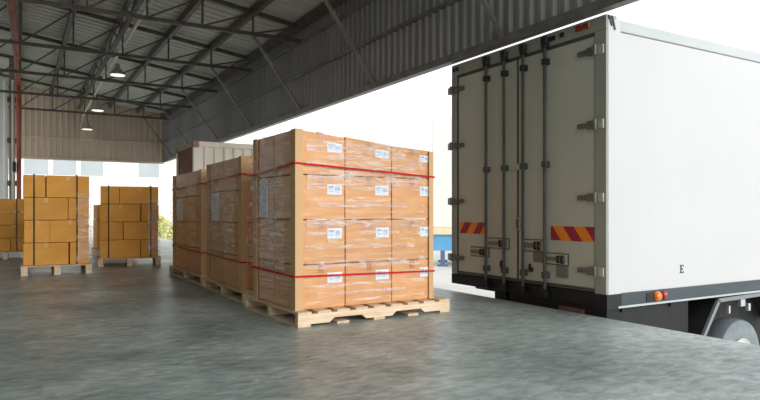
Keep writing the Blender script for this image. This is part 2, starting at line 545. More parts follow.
# column, red pipe, brackets at the far corner
t = thing('steel_column', 'pale steel column at the partition edge behind the red pipe', 'column', (-0.14, 18.7, 0))
of = (-0.14, 18.7, 0)
MB(of).box(-0.2, -0.06, 18.62, 18.65, 0, 5.0).box(-0.2, -0.06, 18.79, 18.82, 0, 5.0).box(-0.14, -0.12, 18.65, 18.79, 0, 5.0).build('shaft', 'steel_light', t)
MB(of).box(-0.25, -0.01, 18.55, 18.88, 0, 0.03).build('base_plate', 'steel', t)
for z in (1.6, 2.7, 3.75):
    MB(of).box(-0.24, -0.03, 18.52, 18.62, z, z + 0.13).build('bracket', 'steel', t)
o = MB((0.02, 18.35, 0)).tube([(-0.30, 6.5, 4.35), (-0.15, 9.6, 4.22), (-0.07, 12.6, 4.24), (-0.02, 15.0, 4.22), (0.0, 17.9, 4.2), (0.02, 18.3, 4.0), (0.02, 18.35, 3.6), (0.02, 18.35, 0.0)], 0.062, 12).build(
    'rusty_pipe', 'rust', None, (0.02, 18.35, 0))
tag(o, 'rust red pipe running overhead and down beside the pale column', 'pipe')
o = MB((-0.11, 18.4, 0)).tube([(-0.11, 18.42, 0.0), (-0.11, 18.42, 4.3)], 0.035, 10).build('drain_pipe', 'conduit', None, (-0.11, 18.4, 0))
tag(o, 'slim pale pipe standing between the red pipe and the partition', 'pipe')
o = MB((-0.02, 18.2, 1.2)).box(-0.12, -0.04, 18.26, 18.38, 1.95, 2.2, 0.008).build('junction_box', 'rubber', None, (-0.02, 18.2, 1.2))
tag(o, 'small dark junction box on the slim pale pipe', 'box')

# ---------------------------------------------------------------- pallets
def pallet(label, x, y, rz, w, d, h, notch=True, boards=9, group=None):
    """stringers run along local x, boards across; near left corner at the root"""
    t = thing('wooden_pallet', label, 'pallet', (x, y, 0), rz, group)
    bt = 0.02
    sw = 0.05 if notch else 0.085
    for k, yy in enumerate((0.0, d / 2 - sw / 2, d - sw)):
        zb, zt = (bt if notch else 0.0), h - bt
        poly = [(0, zb), (0.12 * w, zb)]
        hh = (zt - zb) * 0.45
        if notch:
            for c in (0.30, 0.70):
                a0, a1 = (c - 0.115) * w, (c + 0.115) * w
                poly += [(a0, zb), (a0 + 0.045, zb + hh), (a1 - 0.045, zb + hh), (a1, zb)]
        poly += [(w, zb), (w, zt), (0, zt)]
        pl = [poly[0]] + [p for i, p in enumerate(poly[1:]) if p != poly[i]]
        MB().prism(pl, 'Y', yy, yy + sw).build('stringer', 'pine', t)
    gap = 0.055
    bw = (w - gap * (boards - 1)) / boards
    for k in range(boards):
        x0 = k * (bw + gap)
        MB().box(x0, x0 + bw, -0.004, d + 0.004, h - bt, h - random.uniform(0, 0.002), 0.002).build('deck_board', 'pine_y', t)
    for k in range(5 if notch else 0):
        nb = 5 if notch else 3
        bw2 = 0.11
        x0 = k * (w - bw2) / (nb - 1)
        MB().box(x0, x0 + bw2, 0.0, d, 0, bt).build('bottom_board', 'pine_y', t)
    return t

# ---------------------------------------------------------------- cartons
def carton(name, label, loc, rz, w, d, h, group, material='kraft', tape='kraft_tape', parent_group=None, labels=(), front_label=None, tilt=0.0, seam=None):
    """root at the front left bottom corner; front face on local y = 0"""
    t = thing(name, label, 'box', loc, rz, group)
    t.rotation_euler = (0, tilt, rz)
    g = 0.003
    mb = MB()
    mb.box(g, w - g, g, d - g, 0, h - 0.003, 0.006)
    mb.build('carton_body', material, t)
    # sealing tape over the top seam and down the two ends
    mb = MB()
    if seam == 'x':
        mb.box(0.02, w - 0.02, d / 2 - 0.025, d / 2 + 0.025, h - 0.0035, h - 0.0015)
        mb.box(0.0015, 0.0035, d / 2 - 0.025, d / 2 + 0.025, h - 0.07, h - 0.0015)
        mb.box(w - 0.0035, w - 0.0015, d / 2 - 0.025, d / 2 + 0.025, h - 0.07, h - 0.0015)
    else:
        mb.box(w / 2 - 0.025, w / 2 + 0.025, 0.02, d - 0.02, h - 0.0035, h - 0.0015)
        mb.box(w / 2 - 0.025, w / 2 + 0.025, 0.0015, 0.0035, h - 0.075, h - 0.0015)
    mb.build('packing_tape', tape, t)
    for (lx, lz, lw, lh) in labels:
        lb = MB().box(lx, lx + lw, 0.0002, 0.003, lz, lz + lh).build('paper_label', 'paper', t)
        mb = MB()
        yy0, yy1 = -0.0008, 0.0004
        rnd = random.random()
        mb.box(lx + lw * 0.08, lx + lw * 0.46, yy0, yy1, lz + lh * 0.60, lz + lh * 0.84)
        mb.box(lx + lw * 0.08, lx + lw * 0.40, yy0, yy1, lz + lh * 0.42, lz + lh * 0.48)
        mb.box(lx + lw * 0.08, lx + lw * 0.44, yy0, yy1, lz + lh * 0.28, lz + lh * 0.33)
        for k in range(9):
            x0 = lx + lw * (0.54 + 0.042 * k)
            mb.box(x0, x0 + lw * random.choice((0.012, 0.022, 0.028)), yy0, yy1, lz + lh * 0.36, lz + lh * 0.80)
        mb.box(lx + lw * 0.54, lx + lw * 0.9, yy0, yy1, lz + lh * 0.2, lz + lh * 0.25)
        mb.build('label_print', 'ink', lb)
    return t

def L_post(label, loc, rz, h, fx, fy, group, leg=0.062):
    """edge board: an L profile; fx / fy = direction of the legs along the load's faces"""
    tk = 0.009
    xs = sorted((0, fx * leg))
    mb = MB()
    mb.box(xs[0], xs[1], *sorted((0, -fy * tk)), 0, h)
    mb.box(*sorted((0, -fx * tk)), *sorted((-fy * tk, fy * 0.085)), 0, h)
    o = mb.build('corner_board', 'post', None, loc)
    o.rotation_euler = (0, 0, rz)
    return tag(o, label, 'edge board', group)

def hoop(name, label, cat, loc, rz, w, d, z, hgt, drop, material, group, out=0.006, th=0.003, zl=None):
    """a flat strap round a load; z at the near left corner, z + drop at the right end"""
    pts = [(-out, -out, z), (w / 2, -out, z + drop * 0.5), (w + out, -out, z + drop), (w + out, d + out, z + drop), (-out, d + out, z + (zl or 0)), (-out, d / 2, z + (zl or 0) / 2)]
    mb = MB()
    n = len(pts)
    inn, outp = [], []
    cx, cy = w / 2, d / 2
    verts = []
    for (x, y_, zz) in pts:
        dx, dy = (1 if x > cx + 1e-3 else -1 if x < cx - 1e-3 else 0), (1 if y_ > cy + 1e-3 else -1 if y_ < cy - 1e-3 else 0)
        verts += [(x, y_, zz - hgt / 2), (x, y_, zz + hgt / 2), (x + dx * th, y_ + dy * th, zz + hgt / 2), (x + dx * th, y_ + dy * th, zz - hgt / 2)]
    faces = []
    for i in range(n):
        a, b2 = i * 4, ((i + 1) % n) * 4
        for k in range(4):
            k2 = (k + 1) % 4
            faces.append((a + k, a + k2, b2 + k2, b2 + k))
    mb._add(verts, faces)
    o = mb.build(name, material, None, loc)
    o.rotation_euler = (0, 0, rz)
    return tag(o, label, cat, group)

def film_strip(axis, a0, a1, z0, z1, base, out, amp, seed, nu=60, nv=8, jag=0.0, curve=None):
    """crumpled film on a face: axis 'x' lies on the front (y = base), 'y' on the side (x = base); out = direction off the face"""
    mb = MB()
    verts, faces = [], []
    for i in range(nu + 1):
        u = i / nu
        a = a0 + (a1 - a0) * u
        for j in range(nv + 1):
            v = j / nv
            zz = z0 + (z1 - z0) * v
            p = Vector((a * 6 + seed, zz * 22, seed * 1.7))
            h = (noise.noise(p) * 0.5 + 0.5) * amp + (noise.noise(p * 3.1) * 0.5 + 0.5) * amp * 0.5
            edge = (noise.noise(Vector((a * 5, seed, 3))) * jag) * (1 if v > 0.5 else -1) * abs(v - 0.5) * 2
            zz += edge
            aa = a + (noise.noise(Vector((zz * 7, seed, 9))) * jag) * (abs(u - 0.5) * 2) ** 3
            bulge = curve(u, v) if curve else 0
            q = base + out * (0.0035 + h + bulge)
            verts.append((aa, q, zz) if axis == 'x' else (q, aa, zz))
    for i in range(nu):
        for j in range(nv):
            s = i * (nv + 1) + j
            faces.append((s, s + 1, s + nv + 2, s + nv + 1))
    mb._add(verts, faces, True)
    return mb

def wrapped_load(which, x, y, rz, w, d, z0, h, tops, cols, rows2, drop, gname):
    """which = words for the load; root = near left bottom corner of the load"""
    cw = [w * 0.335, w * 0.345, w * 0.32]
    cx = [0, cw[0], cw[0] + cw[1]]
    rh = h / 4
    ex = Vector((math.cos(rz), math.sin(rz), 0))
    ey = Vector((-math.sin(rz), math.cos(rz), 0))
    P = Vector((x, y, 0))
    colw = ['left', 'middle', 'right']
    for r in range(4):
        z = z0 + rh * (3 - r)
        for (c, row) in cols:
            dd = d * 0.5 - 0.005
            jx = random.uniform(-0.003, 0.003) if c == 1 else 0
            jy = random.uniform(-0.004, 0.002) * (-1 if row else 1)
            base = P + ex * (cx[c] + jx) + ey * (row * (dd + 0.01) + max(0, -jy))
            hh = rh
            tl = 0.0
            if r == 0:
                tl = math.atan2(-drop, w)      # the top layer sags towards the dock
                base = base + Vector((0, 0, drop * cx[c] / w))
            labs = []
            if row == 0:
                lw, lh = 0.135, 0.085
                lx = (0.285 if c == 0 else cw[c] * 0.64 if c == 1 else cw[c] * 0.70) - 0.0
                if c == 2:
                    lw = 0.11
                labs.append((lx, rh * 0.56, lw, lh))
            lb = '%s wrapped cardboard carton, %s column, %s layer of the %s load' % ('front' if row == 0 else 'rear', colw[c], ORD[r], which)
            t = carton('cardboard_carton', lb, (base.x, base.y, z + base.z), rz, cw[c], dd, hh - 0.004, gname, labels=labs, seam='x' if row else None)
            if r == 0:
                # the carton itself is squashed: lower its right edge by shearing the top verts of its meshes
                for ch in t.children:
                    for ob in [ch] + list(ch.children):
                        for v in ob.data.vertices:
                            k = v.co.z / hh
                            v.co.z += drop * (v.co.x / w) * k - drop * (cx[c] / w) * (1 - k)
                            v.co.z += 0.006 * math.sin(v.co.x * 9 + c * 2) * k if (row == 0) else 0
            if row == 1 and c == 0 and r == 1:
                pl = MB().box(-0.0028, 0.0025, dd * 0.30, dd * 0.72, rh * 0.04, rh * 0.94).build('document_pouch', 'paper', t)
                mb = MB()
                for k in range(5):
                    mb.box(-0.0036, -0.0024, dd * 0.36, dd * (0.52 + 0.03 * (k % 3)), rh * (0.12 + 0.15 * k), rh * (0.15 + 0.15 * k))
                mb.build('label_print', 'ink', pl)
    # corner boards
    hl = h - 0.005
    g2 = 'corner boards of the ' + which + ' load'
    def at(a, b_, z=0.0):
        q = P + ex * a + ey * b_
        return (q.x, q.y, z)
    L_post('tall cardboard corner board on the near left corner of the %s load' % which, at(-0.002, -0.006, z0), rz, hl, 1, 1, g2)
    L_post('cardboard corner board on the near dock side corner of the %s load' % which, at(w + 0.002, -0.006, z0), rz, hl + drop, -1, 1, g2, 0.038)
    L_post('cardboard corner board on the far left corner of the %s load' % which, at(-0.002, d + 0.006, z0), rz, hl, 1, -1, g2)
    # red straps
    g3 = 'red straps round the wrapped loads'
    hoop('red_strap', 'upper red strap around the top layer of the %s load' % which, 'strap', at(0, 0, 0), rz, w, d, tops[0], 0.015, tops[1], 'red_strap', g3, 0.020, zl=tops[4])
    hoop('red_strap', 'lower red strap around the bottom layer of the %s load' % which, 'strap', at(0, 0, 0), rz, w, d, tops[2], 0.015, tops[3], 'red_strap', g3, 0.020, zl=tops[5])
    return at

LOADS = []
# nearest pallet and load
pallet('pale notched wooden pallet under the nearest and largest wrapped load', 1.892, 4.514, R(2), 1.51, 1.20, 0.118, True, 9, 'pallets under the wrapped loads')
at1 = wrapped_load('nearest', 1.915, 4.615, R(2), 1.352, 0.90, 0.119, 1.46, (1.30, -0.072, 0.392, -0.02, -0.06, 0.015),
             [(0, 0), (1, 0), (2, 0), (0, 1), (2, 1)], None, -0.115, 'cartons of the nearest load')
# second
pallet('wooden pallet under the middle wrapped load', 1.925, 5.98, 0, 1.50, 1.55, 0.118, True, 9, 'pallets under the wrapped loads')
at2 = wrapped_load('middle', 1.962, 6.14, 0, 1.385, 1.31, 0.119, 1.365, (1.295, -0.05, 0.40, 0, -0.03, 0.02),
             [(0, 0), (0, 1)], None, -0.03, 'cartons of the middle load')
# third
pallet('wooden pallet under the farthest wrapped load', 1.955, 7.72, 0, 1.50, 1.88, 0.118, True, 9, 'pallets under the wrapped loads')
at3 = wrapped_load('farthest', 1.995, 7.87, 0, 1.385, 1.62, 0.119, 1.335, (1.27, -0.05, 0.40, 0, -0.03, 0.02),
             [(0, 0), (0, 1)], None, -0.03, 'cartons of the farthest load')

def wrap(which, at, rz, d, w, front_bands, seed, h):
    t = thing('stretch_wrap', 'crumpled clear stretch film clinging to the %s load' % which, 'plastic film', at(0, 0, 0.12), rz, 'stretch film round the wrapped loads')
    oz = 0.12
    for k, (z0, z1, a0, a1, amp) in enumerate(front_bands):
        film_strip('x', a0, a1, z0 - oz, z1 - oz, -0.002, -1, amp, seed + k * 3.3, 70, 6, 0.014).build('film_band', 'film', t)
    def bul(u, v):
        return 0.03 * math.sin(math.pi * u) * math.sin(math.pi * min(1, v * 1.2)) + 0.012 * u
    film_strip('y', 0.16, d - 0.0, 0.30, h * 0.93 - oz, -0.004, -1, 0.032, seed + 40, 44, 70, 0.05, bul).build('film_sheet', 'film_sheet', t)
    return t
wrap('nearest', at1, R(2), 0.97, 1.385, [(1.13, 1.215, 0.09, 1.26, 0.006), (0.775, 0.86, 0.09, 1.26, 0.005), (0.44, 0.51, 0.09, 1.26, 0.006)] + [(z, z + hh, 0.09 + a, 1.26 - c, 0.004) for (z, hh, a, c) in ((1.44, 0.06, 0, 0.05), (1.36, 0.03, 0.3, 0), (1.30, 0.035, 0, 0), (1.20, 0.04, 0.1, 0), (1.40, 0.05, 0, 0.2), (1.34, 0.03, 0.1, 0), (1.27, 0.03, 0, 0.1), (1.235, 0.02, 0.2, 0), (1.09, 0.03, 0, 0), (1.0, 0.025, 0, 0.3), (0.95, 0.035, 0.1, 0), (0.90, 0.02, 0.3, 0), (0.72, 0.03, 0, 0), (0.66, 0.02, 0.2, 0.1), (0.60, 0.035, 0, 0.1), (0.54, 0.02, 0.1, 0), (0.36, 0.03, 0.2, 0), (0.29, 0.025, 0, 0), (0.22, 0.03, 0.1, 0.2), (0.16, 0.02, 0, 0))], 2.0, 1.55)
wrap('middle', at2, 0, 1.33, 1.385, [(1.10, 1.18, 0.09, 0.45, 0.006)], 12.0, 1.48)
wrap('farthest', at3, 0, 1.64, 1.385, [(1.10, 1.18, 0.09, 0.45, 0.006)], 22.0, 1.45)

# ---------------------------------------------------------------- strapped stacks on the far side
def strapped_stack(which, x, y, rz, w, d, z0, layers, label_p, seams, straps, g, ph, prot, film=False):
    ex = Vector((math.cos(rz), math.sin(rz), 0)); ey = Vector((-math.sin(rz), math.cos(rz), 0))
    P = Vector((x, y, 0))
    t = pallet(label_p, *(P + ex * (w + 0.03) + ey * -0.03)[:2], rz + R(90), d + 0.06, w + 0.06, ph, False, 7, 'pallets under the strapped stacks')
    n = len(seams)
    for r in range(n):
        cuts = [0] + list(seams[r]) + [w]
        z = z0 + layers * (n - 1 - r)
        nm = {4: ['top', 'second', 'third', 'bottom'], 3: ['top', 'middle', 'bottom']}[n]
        for c in range(len(cuts) - 1):
            jx = random.uniform(-0.006, 0.006)
            b0 = P + ex * (cuts[c] + jx) + ey * random.uniform(0, 0.01)
            side = ('wide' if cuts[c + 1] - cuts[c] >= w / 2 else 'narrow') if len(cuts) > 2 else 'single'
            carton('cardboard_carton', '%s golden brown carton in the %s layer of %s' % (side, nm[r], which), (b0.x, b0.y, z), rz,
                   cuts[c + 1] - cuts[c] - 0.004, d, layers - 0.003, g, 'yellow_card', 'yellow_tape')
    H = layers * n
    for k, (sx, nm2) in enumerate(straps):
        b0 = P + ex * sx
        mb = MB()
        hw, th, o_ = 0.009, 0.003, 0.006
        zt = H + o_
        zb = 0.002
        mb.box(-hw, hw, -o_ - th - 0.004, -o_ - 0.004, zb, zt).box(-hw, hw, d + o_ + 0.01, d + o_ + th + 0.01, zb, zt).box(-hw, hw, -o_ - th - 0.004, d + o_ + th + 0.01, zt - 0.001, zt + th)
        o = mb.build('black_strap', 'black_strap', None, (b0.x, b0.y, z0))
        o.rotation_euler = (0, 0, rz)
        tag(o, 'black vertical strap over %s, %s of its two' % (which, nm2), 'strap', 'black straps over the stacks')
    if film:
        t = thing('stretch_wrap', 'crumpled clear film bunched on the right corner of %s' % which, 'plastic film', (P.x, P.y, z0), rz, 'film on the strapped stacks')
        film_strip('x', w * 0.80, w + 0.025, 0.05, H * 0.80, -0.014, -1, 0.018, 31 + x, 22, 46, 0.03).build('film_sheet', 'film_sheet', t)
        film_strip('y', -0.02, d * 0.7, 0.02, H * 0.8, w + 0.006, 1, 0.02, 51 + x, 30, 40, 0.03).build('film_sheet', 'film_sheet', t)

strapped_stack('the tall strapped stack', 0.065, 10.2, R(0), 0.86, 0.82, 0.145, 0.327, 'wooden pallet under the tall strapped carton stack',
               [[0.285], [0.575], [0.335], [0.59]], [(0.135, 'left'), (0.69, 'right')], 'cartons of the tall strapped stack', 0.143, 0, True)
strapped_stack('the shorter strapped stack', 1.18, 11.3, R(-7), 0.93, 0.85, 0.145, 0.303, 'wooden pallet under the shorter strapped carton stack',
               [[0.30], [0.64], [0.365], [0.64]], [(0.135, 'left'), (0.80, 'right')], 'cartons of the shorter strapped stack', 0.143, 0, True)
strapped_stack('the dim stack at the wall', -0.62, 14.0, R(0), 0.82, 0.8, 0.16, 0.255, 'dim wooden pallet under the stack by the wall',
               [[0.32], [0.55], [0.28], [0.5]], [(0.60, 'right')], 'cartons of the dim stack', 0.155, 0)
strapped_stack('the low stack between two taller ones', 1.43, 14.2, R(0), 0.75, 0.8, 0.15, 0.31, 'wooden pallet under the low stack between two others',
               [[0.42], [0.34], [0.42]], [], 'cartons of the low stack', 0.145, 0)

# ---------------------------------------------------------------- container behind the loads
t = thing('cargo_container', 'ribbed cargo container behind the wrapped loads, lit front coloured white, shaded side brown', 'container', (2.42, 10.05, 0))
of = (2.42, 10.05, 0)
X0, X1, Y0, Y1, ZT = 2.42, 3.72, 10.05, 11.3, 2.05
for (xx, yy) in ((X0, Y0), (X1 - 0.08, Y0), (X0, Y1 - 0.08), (X1 - 0.08, Y1 - 0.08)):
    MB(of).box(xx, xx + 0.08, yy, yy + 0.08, 0.1, ZT - 0.1).build('corner_pillar', 'cont_white', t)
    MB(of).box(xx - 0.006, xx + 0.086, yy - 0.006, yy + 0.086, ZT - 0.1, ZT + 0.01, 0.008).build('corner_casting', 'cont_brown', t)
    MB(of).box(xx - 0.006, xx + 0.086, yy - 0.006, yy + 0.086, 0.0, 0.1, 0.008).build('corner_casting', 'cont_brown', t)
MB(of).box(X0 + 0.09, X1 - 0.09, Y0, Y0 + 0.06, ZT - 0.08, ZT).build('top_rail', 'cont_white', t)
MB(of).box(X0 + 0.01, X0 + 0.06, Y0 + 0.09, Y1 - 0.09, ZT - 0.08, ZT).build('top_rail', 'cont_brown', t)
MB(of).box(X0 + 0.09, X1 - 0.09, Y0, Y0 + 0.06, 0.02, 0.12).build('bottom_rail', 'cont_white', t)
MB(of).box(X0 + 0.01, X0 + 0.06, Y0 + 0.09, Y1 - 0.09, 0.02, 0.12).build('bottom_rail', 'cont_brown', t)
MB(of).corrugated((X0 + 0.08, Y0 + 0.05, 0.12), (1, 0, 0), X1 - X0 - 0.16, (0, 0, 1), ZT - 0.2, (0, -1, 0), 0.16, 0.03).build('front_panel', 'cont_white', t)
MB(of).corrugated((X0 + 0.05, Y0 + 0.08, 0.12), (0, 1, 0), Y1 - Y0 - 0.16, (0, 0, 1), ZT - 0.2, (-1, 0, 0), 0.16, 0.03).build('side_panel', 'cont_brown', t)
MB(of).corrugated((X1 - 0.05, Y0 + 0.08, 0.12), (0, 1, 0), Y1 - Y0 - 0.16, (0, 0, 1), ZT - 0.2, (1, 0, 0), 0.16, 0.03).build('side_panel', 'cont_white', t)
MB(of).box(X0 + 0.05, X1 - 0.05, Y0 + 0.05, Y1 - 0.02, ZT - 0.03, ZT - 0.005).build('roof_panel', 'cont_white', t)
MB(of).box(X0 + 0.08, X1 - 0.08, Y1 - 0.05, Y1 - 0.03, 0.12, ZT - 0.06).build('rear_panel', 'cont_white', t)

# ---------------------------------------------------------------- box truck
TX, TY0, TY1 = 4.42, 3.66, 5.90
TZ0, TZ1 = 0.06, 2.635
TL = 5.4
of = (TX, TY0, GROUND)
truck = thing('box_truck', 'white box truck backed to the dock with closed cream rear doors', 'truck', of)
def TB():
    return MB(of)
# cargo body
TB().box(TX + 0.10, TX + TL, TY0 + 0.012, TY0 + 0.05, 0.19, 2.50).build('side_panel', 'truck_white', truck)
TB().box(TX + 0.10, TX + TL, TY1 - 0.05, TY1 - 0.012, 0.19, 2.50).build('side_panel', 'truck_white', truck)
TB().box(TX + 0.02, TX + TL, TY0 + 0.05, TY1 - 0.05, 2.56, 2.60).build('roof_panel', 'truck_white', truck)
TB().box(TX + TL - 0.05, TX + TL, TY0 + 0.05, TY1 - 0.05, 0.1, 2.56).build('front_panel', 'truck_white', truck)
TB().box(TX + 0.05, TX + TL, TY0 + 0.05, TY1 - 0.05, 0.10, 0.16).build('cargo_floor', 'chassis', truck)
for a, c in ((TY0, TY0 + 0.06), (TY1 - 0.06, TY1)):
    TB().box(TX + 0.10, TX + TL, a, c, 2.505, 2.605, 0.008).build('top_rail', 'truck_rail', truck)
    rl = TB().box(TX + 0.10, TX + TL, a, c, 0.075, 0.188, 0.004).build('bottom_rail', 'alloy', truck)
    TB().box(TX + 0.14, TX + TL, a - 0.010 if a == TY0 else c - 0.002, a + 0.002 if a == TY0 else c + 0.010, 0.060, 0.078).build('rail_lip', 'alloy_bright', rl)
# rear frame
fr = TB().box(TX, TX + 0.12, TY0 + 0.005, TY0 + 0.135, 0.185, TZ1 - 0.13, 0.006).build('frame_post', 'door_frame', truck)
fl = TB().box(TX, TX + 0.12, TY1 - 0.10, TY1 - 0.005, 0.19, TZ1 - 0.13, 0.006).build('frame_post', 'door_frame', truck)
TB().box(TX + 0.02, TX + 0.18, TY0 - 0.001, TY0 + 0.04, 0.185, TZ1 - 0.04, 0.004).build('corner_cover', 'truck_white', truck)
hd = TB().box(TX, TX + 0.14, TY0 + 0.005, TY1 - 0.005, TZ1 - 0.13, TZ1, 0.008).build('frame_header', 'door_frame', truck)
sl = TB().box(TX, TX + 0.12, TY0 + 0.005, TY1 - 0.005, 0.075, 0.188, 0.004).build('frame_sill', 'chassis', truck)
TB().box(TX - 0.004, TX + 0.19, TY0 - 0.006, TY0 + 0.10, 0.05, 0.186, 0.006).build('corner_block', 'chassis', truck)
TB().bar((TX + 0.06, TY0 - 0.006, TZ1 - 0.01), (TX + 0.10, TY0 - 0.006, TZ1 - 0.13), 0.012, 0.014).bar((TX + 0.02, TY0 - 0.006, TZ1 - 0.01), (TX + 0.06, TY0 - 0.006, TZ1 - 0.10), 0.012, 0.012).build('roof_bracket', 'alloy', truck)
# header lamps and vents
for (a, c, m_, nm) in ((3.84, 3.915, 'brown_lens', 'marker_lamp'), (3.93, 4.005, 'brown_lens', 'marker_lamp')):
    TB().box(TX - 0.018, TX + 0.002, a, c, 2.555, 2.61, 0.008).build(nm, m_, hd)
for (a, c, z) in ((4.15, 4.20, 2.575), (4.26, 4.36, 2.57), (5.76, 5.80, 2.575), (5.82, 5.86, 2.575)):
    TB().box(TX - 0.008, TX + 0.002, a, c, z - 0.022, z + 0.022).build('vent_plate', 'rubber', hd)

def door(ya, yb, rods, hinge_y, hsign, tape, plates):
    wa, wb = (0.008, 0.026) if hsign > 0 else (0.026, 0.008)     # thin seal where the doors meet
    d = TB().box(TX + 0.012, TX + 0.05, ya + wa - 0.002, yb - wb + 0.002, 0.225, 2.475, 0.006).build('rear_door', 'door_paint', truck)
    s = TB()
    s.box(TX + 0.008, TX + 0.045, ya, ya + wa, 0.195, 2.505).box(TX + 0.008, TX + 0.045, yb - wb, yb, 0.195, 2.505)
    s.box(TX + 0.004, TX + 0.045, ya + wa, yb - wb, 0.195, 0.227).box(TX + 0.004, TX + 0.045, ya + wa, yb - wb, 2.473, 2.505)
    s.build('door_seal', 'seal', d)
    for ry in rods:
        r = TB().tube([(TX - 0.03, ry, 0.13), (TX - 0.03, ry, 2.53)], 0.0165, 10).build('lock_rod', 'rod', d)
        for z in (2.52, 2.36, 1.37, 0.50, 0.30):
            TB().box(TX - 0.05, TX + 0.012, ry - 0.03, ry + 0.03, z - 0.03, z + 0.03, 0.006).build('rod_bracket', 'rubber' if z > 2 else 'rod', r) if z in (1.37, 0.30) or z > 2 else None
        TB().box(TX - 0.055, TX + 0.0, ry - 0.035, ry + 0.035, 2.52, 2.60, 0.008).build('rod_keeper', 'rubber', r)
        TB().box(TX - 0.055, TX + 0.0, ry - 0.035, ry + 0.035, 0.09, 0.17, 0.008).build('rod_keeper', 'chassis', r)
    for z in (2.34, 1.685, 1.037, 0.382):
        h = TB()
        y1 = hinge_y + hsign * 0.01
        h.box(TX - 0.016, TX + 0.012, *sorted((y1, y1 - hsign * 0.19)), z - 0.022, z + 0.022, 0.004)
        h.box(TX - 0.024, TX + 0.012, *sorted((y1, y1 - hsign * 0.075)), z - 0.036, z + 0.036, 0.005)
        h.tube([(TX - 0.022, y1 + hsign * 0.02, z - 0.045), (TX - 0.022, y1 + hsign * 0.02, z + 0.045)], 0.017, 8)
        for q in (0.05, 0.11, 0.165):
            h.lathe([(0.012, -0.026), (0.012, -0.014)], (TX, y1 - hsign * q, z), 'X', 8)
        ho = h.build('hinge', 'hinge_steel', d)
        TB().box(TX - 0.012, TX + 0.03, *sorted((y1 + hsign * 0.035, y1 + hsign * 0.10)), z - 0.04, z + 0.04, 0.004).build('hinge_plate', 'hardware', ho)
    # reflective tape
    ta, tb, z0, z1, lean, n = tape
    mb = TB()
    hh = z1 - z0
    wdt = (tb - ta)
    # stripes: parallelograms clipped to the rectangle
    step = wdt / n
    sh = lean * hh * 0.8
    import itertools
    def clip(poly):
        for side in (0, 1):
            outp = []
            for i in range(len(poly)):
                p, q = poly[i], poly[(i + 1) % len(poly)]
                ins = (lambda t_: t_[0] >= ta - 1e-9) if side == 0 else (lambda t_: t_[0] <= tb + 1e-9)
                lim = ta if side == 0 else tb
                if ins(p):
                    outp.append(p)
                if ins(p) != ins(q):
                    k = (lim - p[0]) / (q[0] - p[0])
                    outp.append((lim, p[1] + (q[1] - p[1]) * k))
            poly = outp
            if len(poly) < 3:
                return None
        return poly
    for k in range(-2, n + 3):
        a0 = ta + k * step
        pl = clip([(a0, z0), (a0 + step, z0), (a0 + step + sh, z1), (a0 + sh, z1)])
        if pl:
            mb.mi = k % 2
            mb.prism(pl, 'X', TX + 0.0095, TX + 0.0125)
    mb.build('reflective_tape', ['tape_orange', 'tape_red'], d)
    for (a, c, z0, z1, kind) in plates:
        if kind == 'catch':
            f = TB().box(TX - 0.004, TX + 0.013, a, c, z0, z1, 0.003)
            fo = f.build('handle_catch', 'hardware', d)
            TB().box(TX + 0.003, TX + 0.0135, a - 0.010, c + 0.010, z0 - 0.010, z1 + 0.010, 0.002).build('catch_surround', 'seal', fo)
            TB().box(TX - 0.022, TX - 0.004, a + 0.02, c - 0.02, z0 + (z1 - z0) * 0.30, z1 - (z1 - z0) * 0.28, 0.006).build('door_handle', 'plate', fo)
            TB().box(TX - 0.030, TX - 0.004, a + (c - a) * 0.12, a + (c - a) * 0.22, z0 + 0.008, z1 - 0.008, 0.004).build('catch_clip', 'rubber', fo)
            TB().box(TX - 0.030, TX - 0.004, a + (c - a) * 0.32, a + (c - a) * 0.40, z0 + 0.012, z1 - 0.012, 0.004).build('catch_clip', 'rubber', fo)
        elif kind == 'plate':
            TB().box(TX + 0.0, TX + 0.0135, a, c, z0, z1, 0.002).build('backing_plate', 'plate', d)
        else:
            TB().box(TX - 0.02, TX + 0.0135, a, c, z0, z1, 0.006).box(TX - 0.026, TX - 0.006, a + 0.012, c - 0.012, z1 - 0.002, z1 + 0.035, 0.003).build('padlock', 'rubber', d)
    return d
dl = door(4.784, 5.80, (5.238, 4.949), 5.845, 1, (5.265, 5.755, 0.668, 0.795, -1, 4),
          [(4.915, 5.225, 0.528, 0.625, 'catch'), (5.235, 5.535, 0.425, 0.515, 'catch'), (4.985, 5.03, 0.325, 0.365, 'lock')])
dr = door(3.775, 4.780, (4.667, 4.366), 3.80, -1, (3.805, 4.326, 0.64, 0.775, 1, 4),
          [(4.415, 4.68, 0.525, 0.63, 'catch'), (4.11, 4.39, 0.415, 0.51, 'catch'), (4.41, 4.555, 0.415, 0.515, 'plate'), (4.105, 4.25, 0.29, 0.405, 'plate'), (4.56, 4.605, 0.315, 0.36, 'lock')])
lt = TB().box(TX - 0.012, TX + 0.02, 4.725, 4.80, 0.73, 0.85, 0.004).build('latch_plate', 'hardware', dr)
TB().tube([(TX - 0.016, 4.76, 0.74), (TX - 0.016, 4.76, 0.84)], 0.012, 8).build('latch_pin', 'rod', lt)
TB().box(TX - 0.014, TX + 0.02, 4.725, 4.815, 1.34, 1.40, 0.004).build('latch_plate', 'hardware', dl)
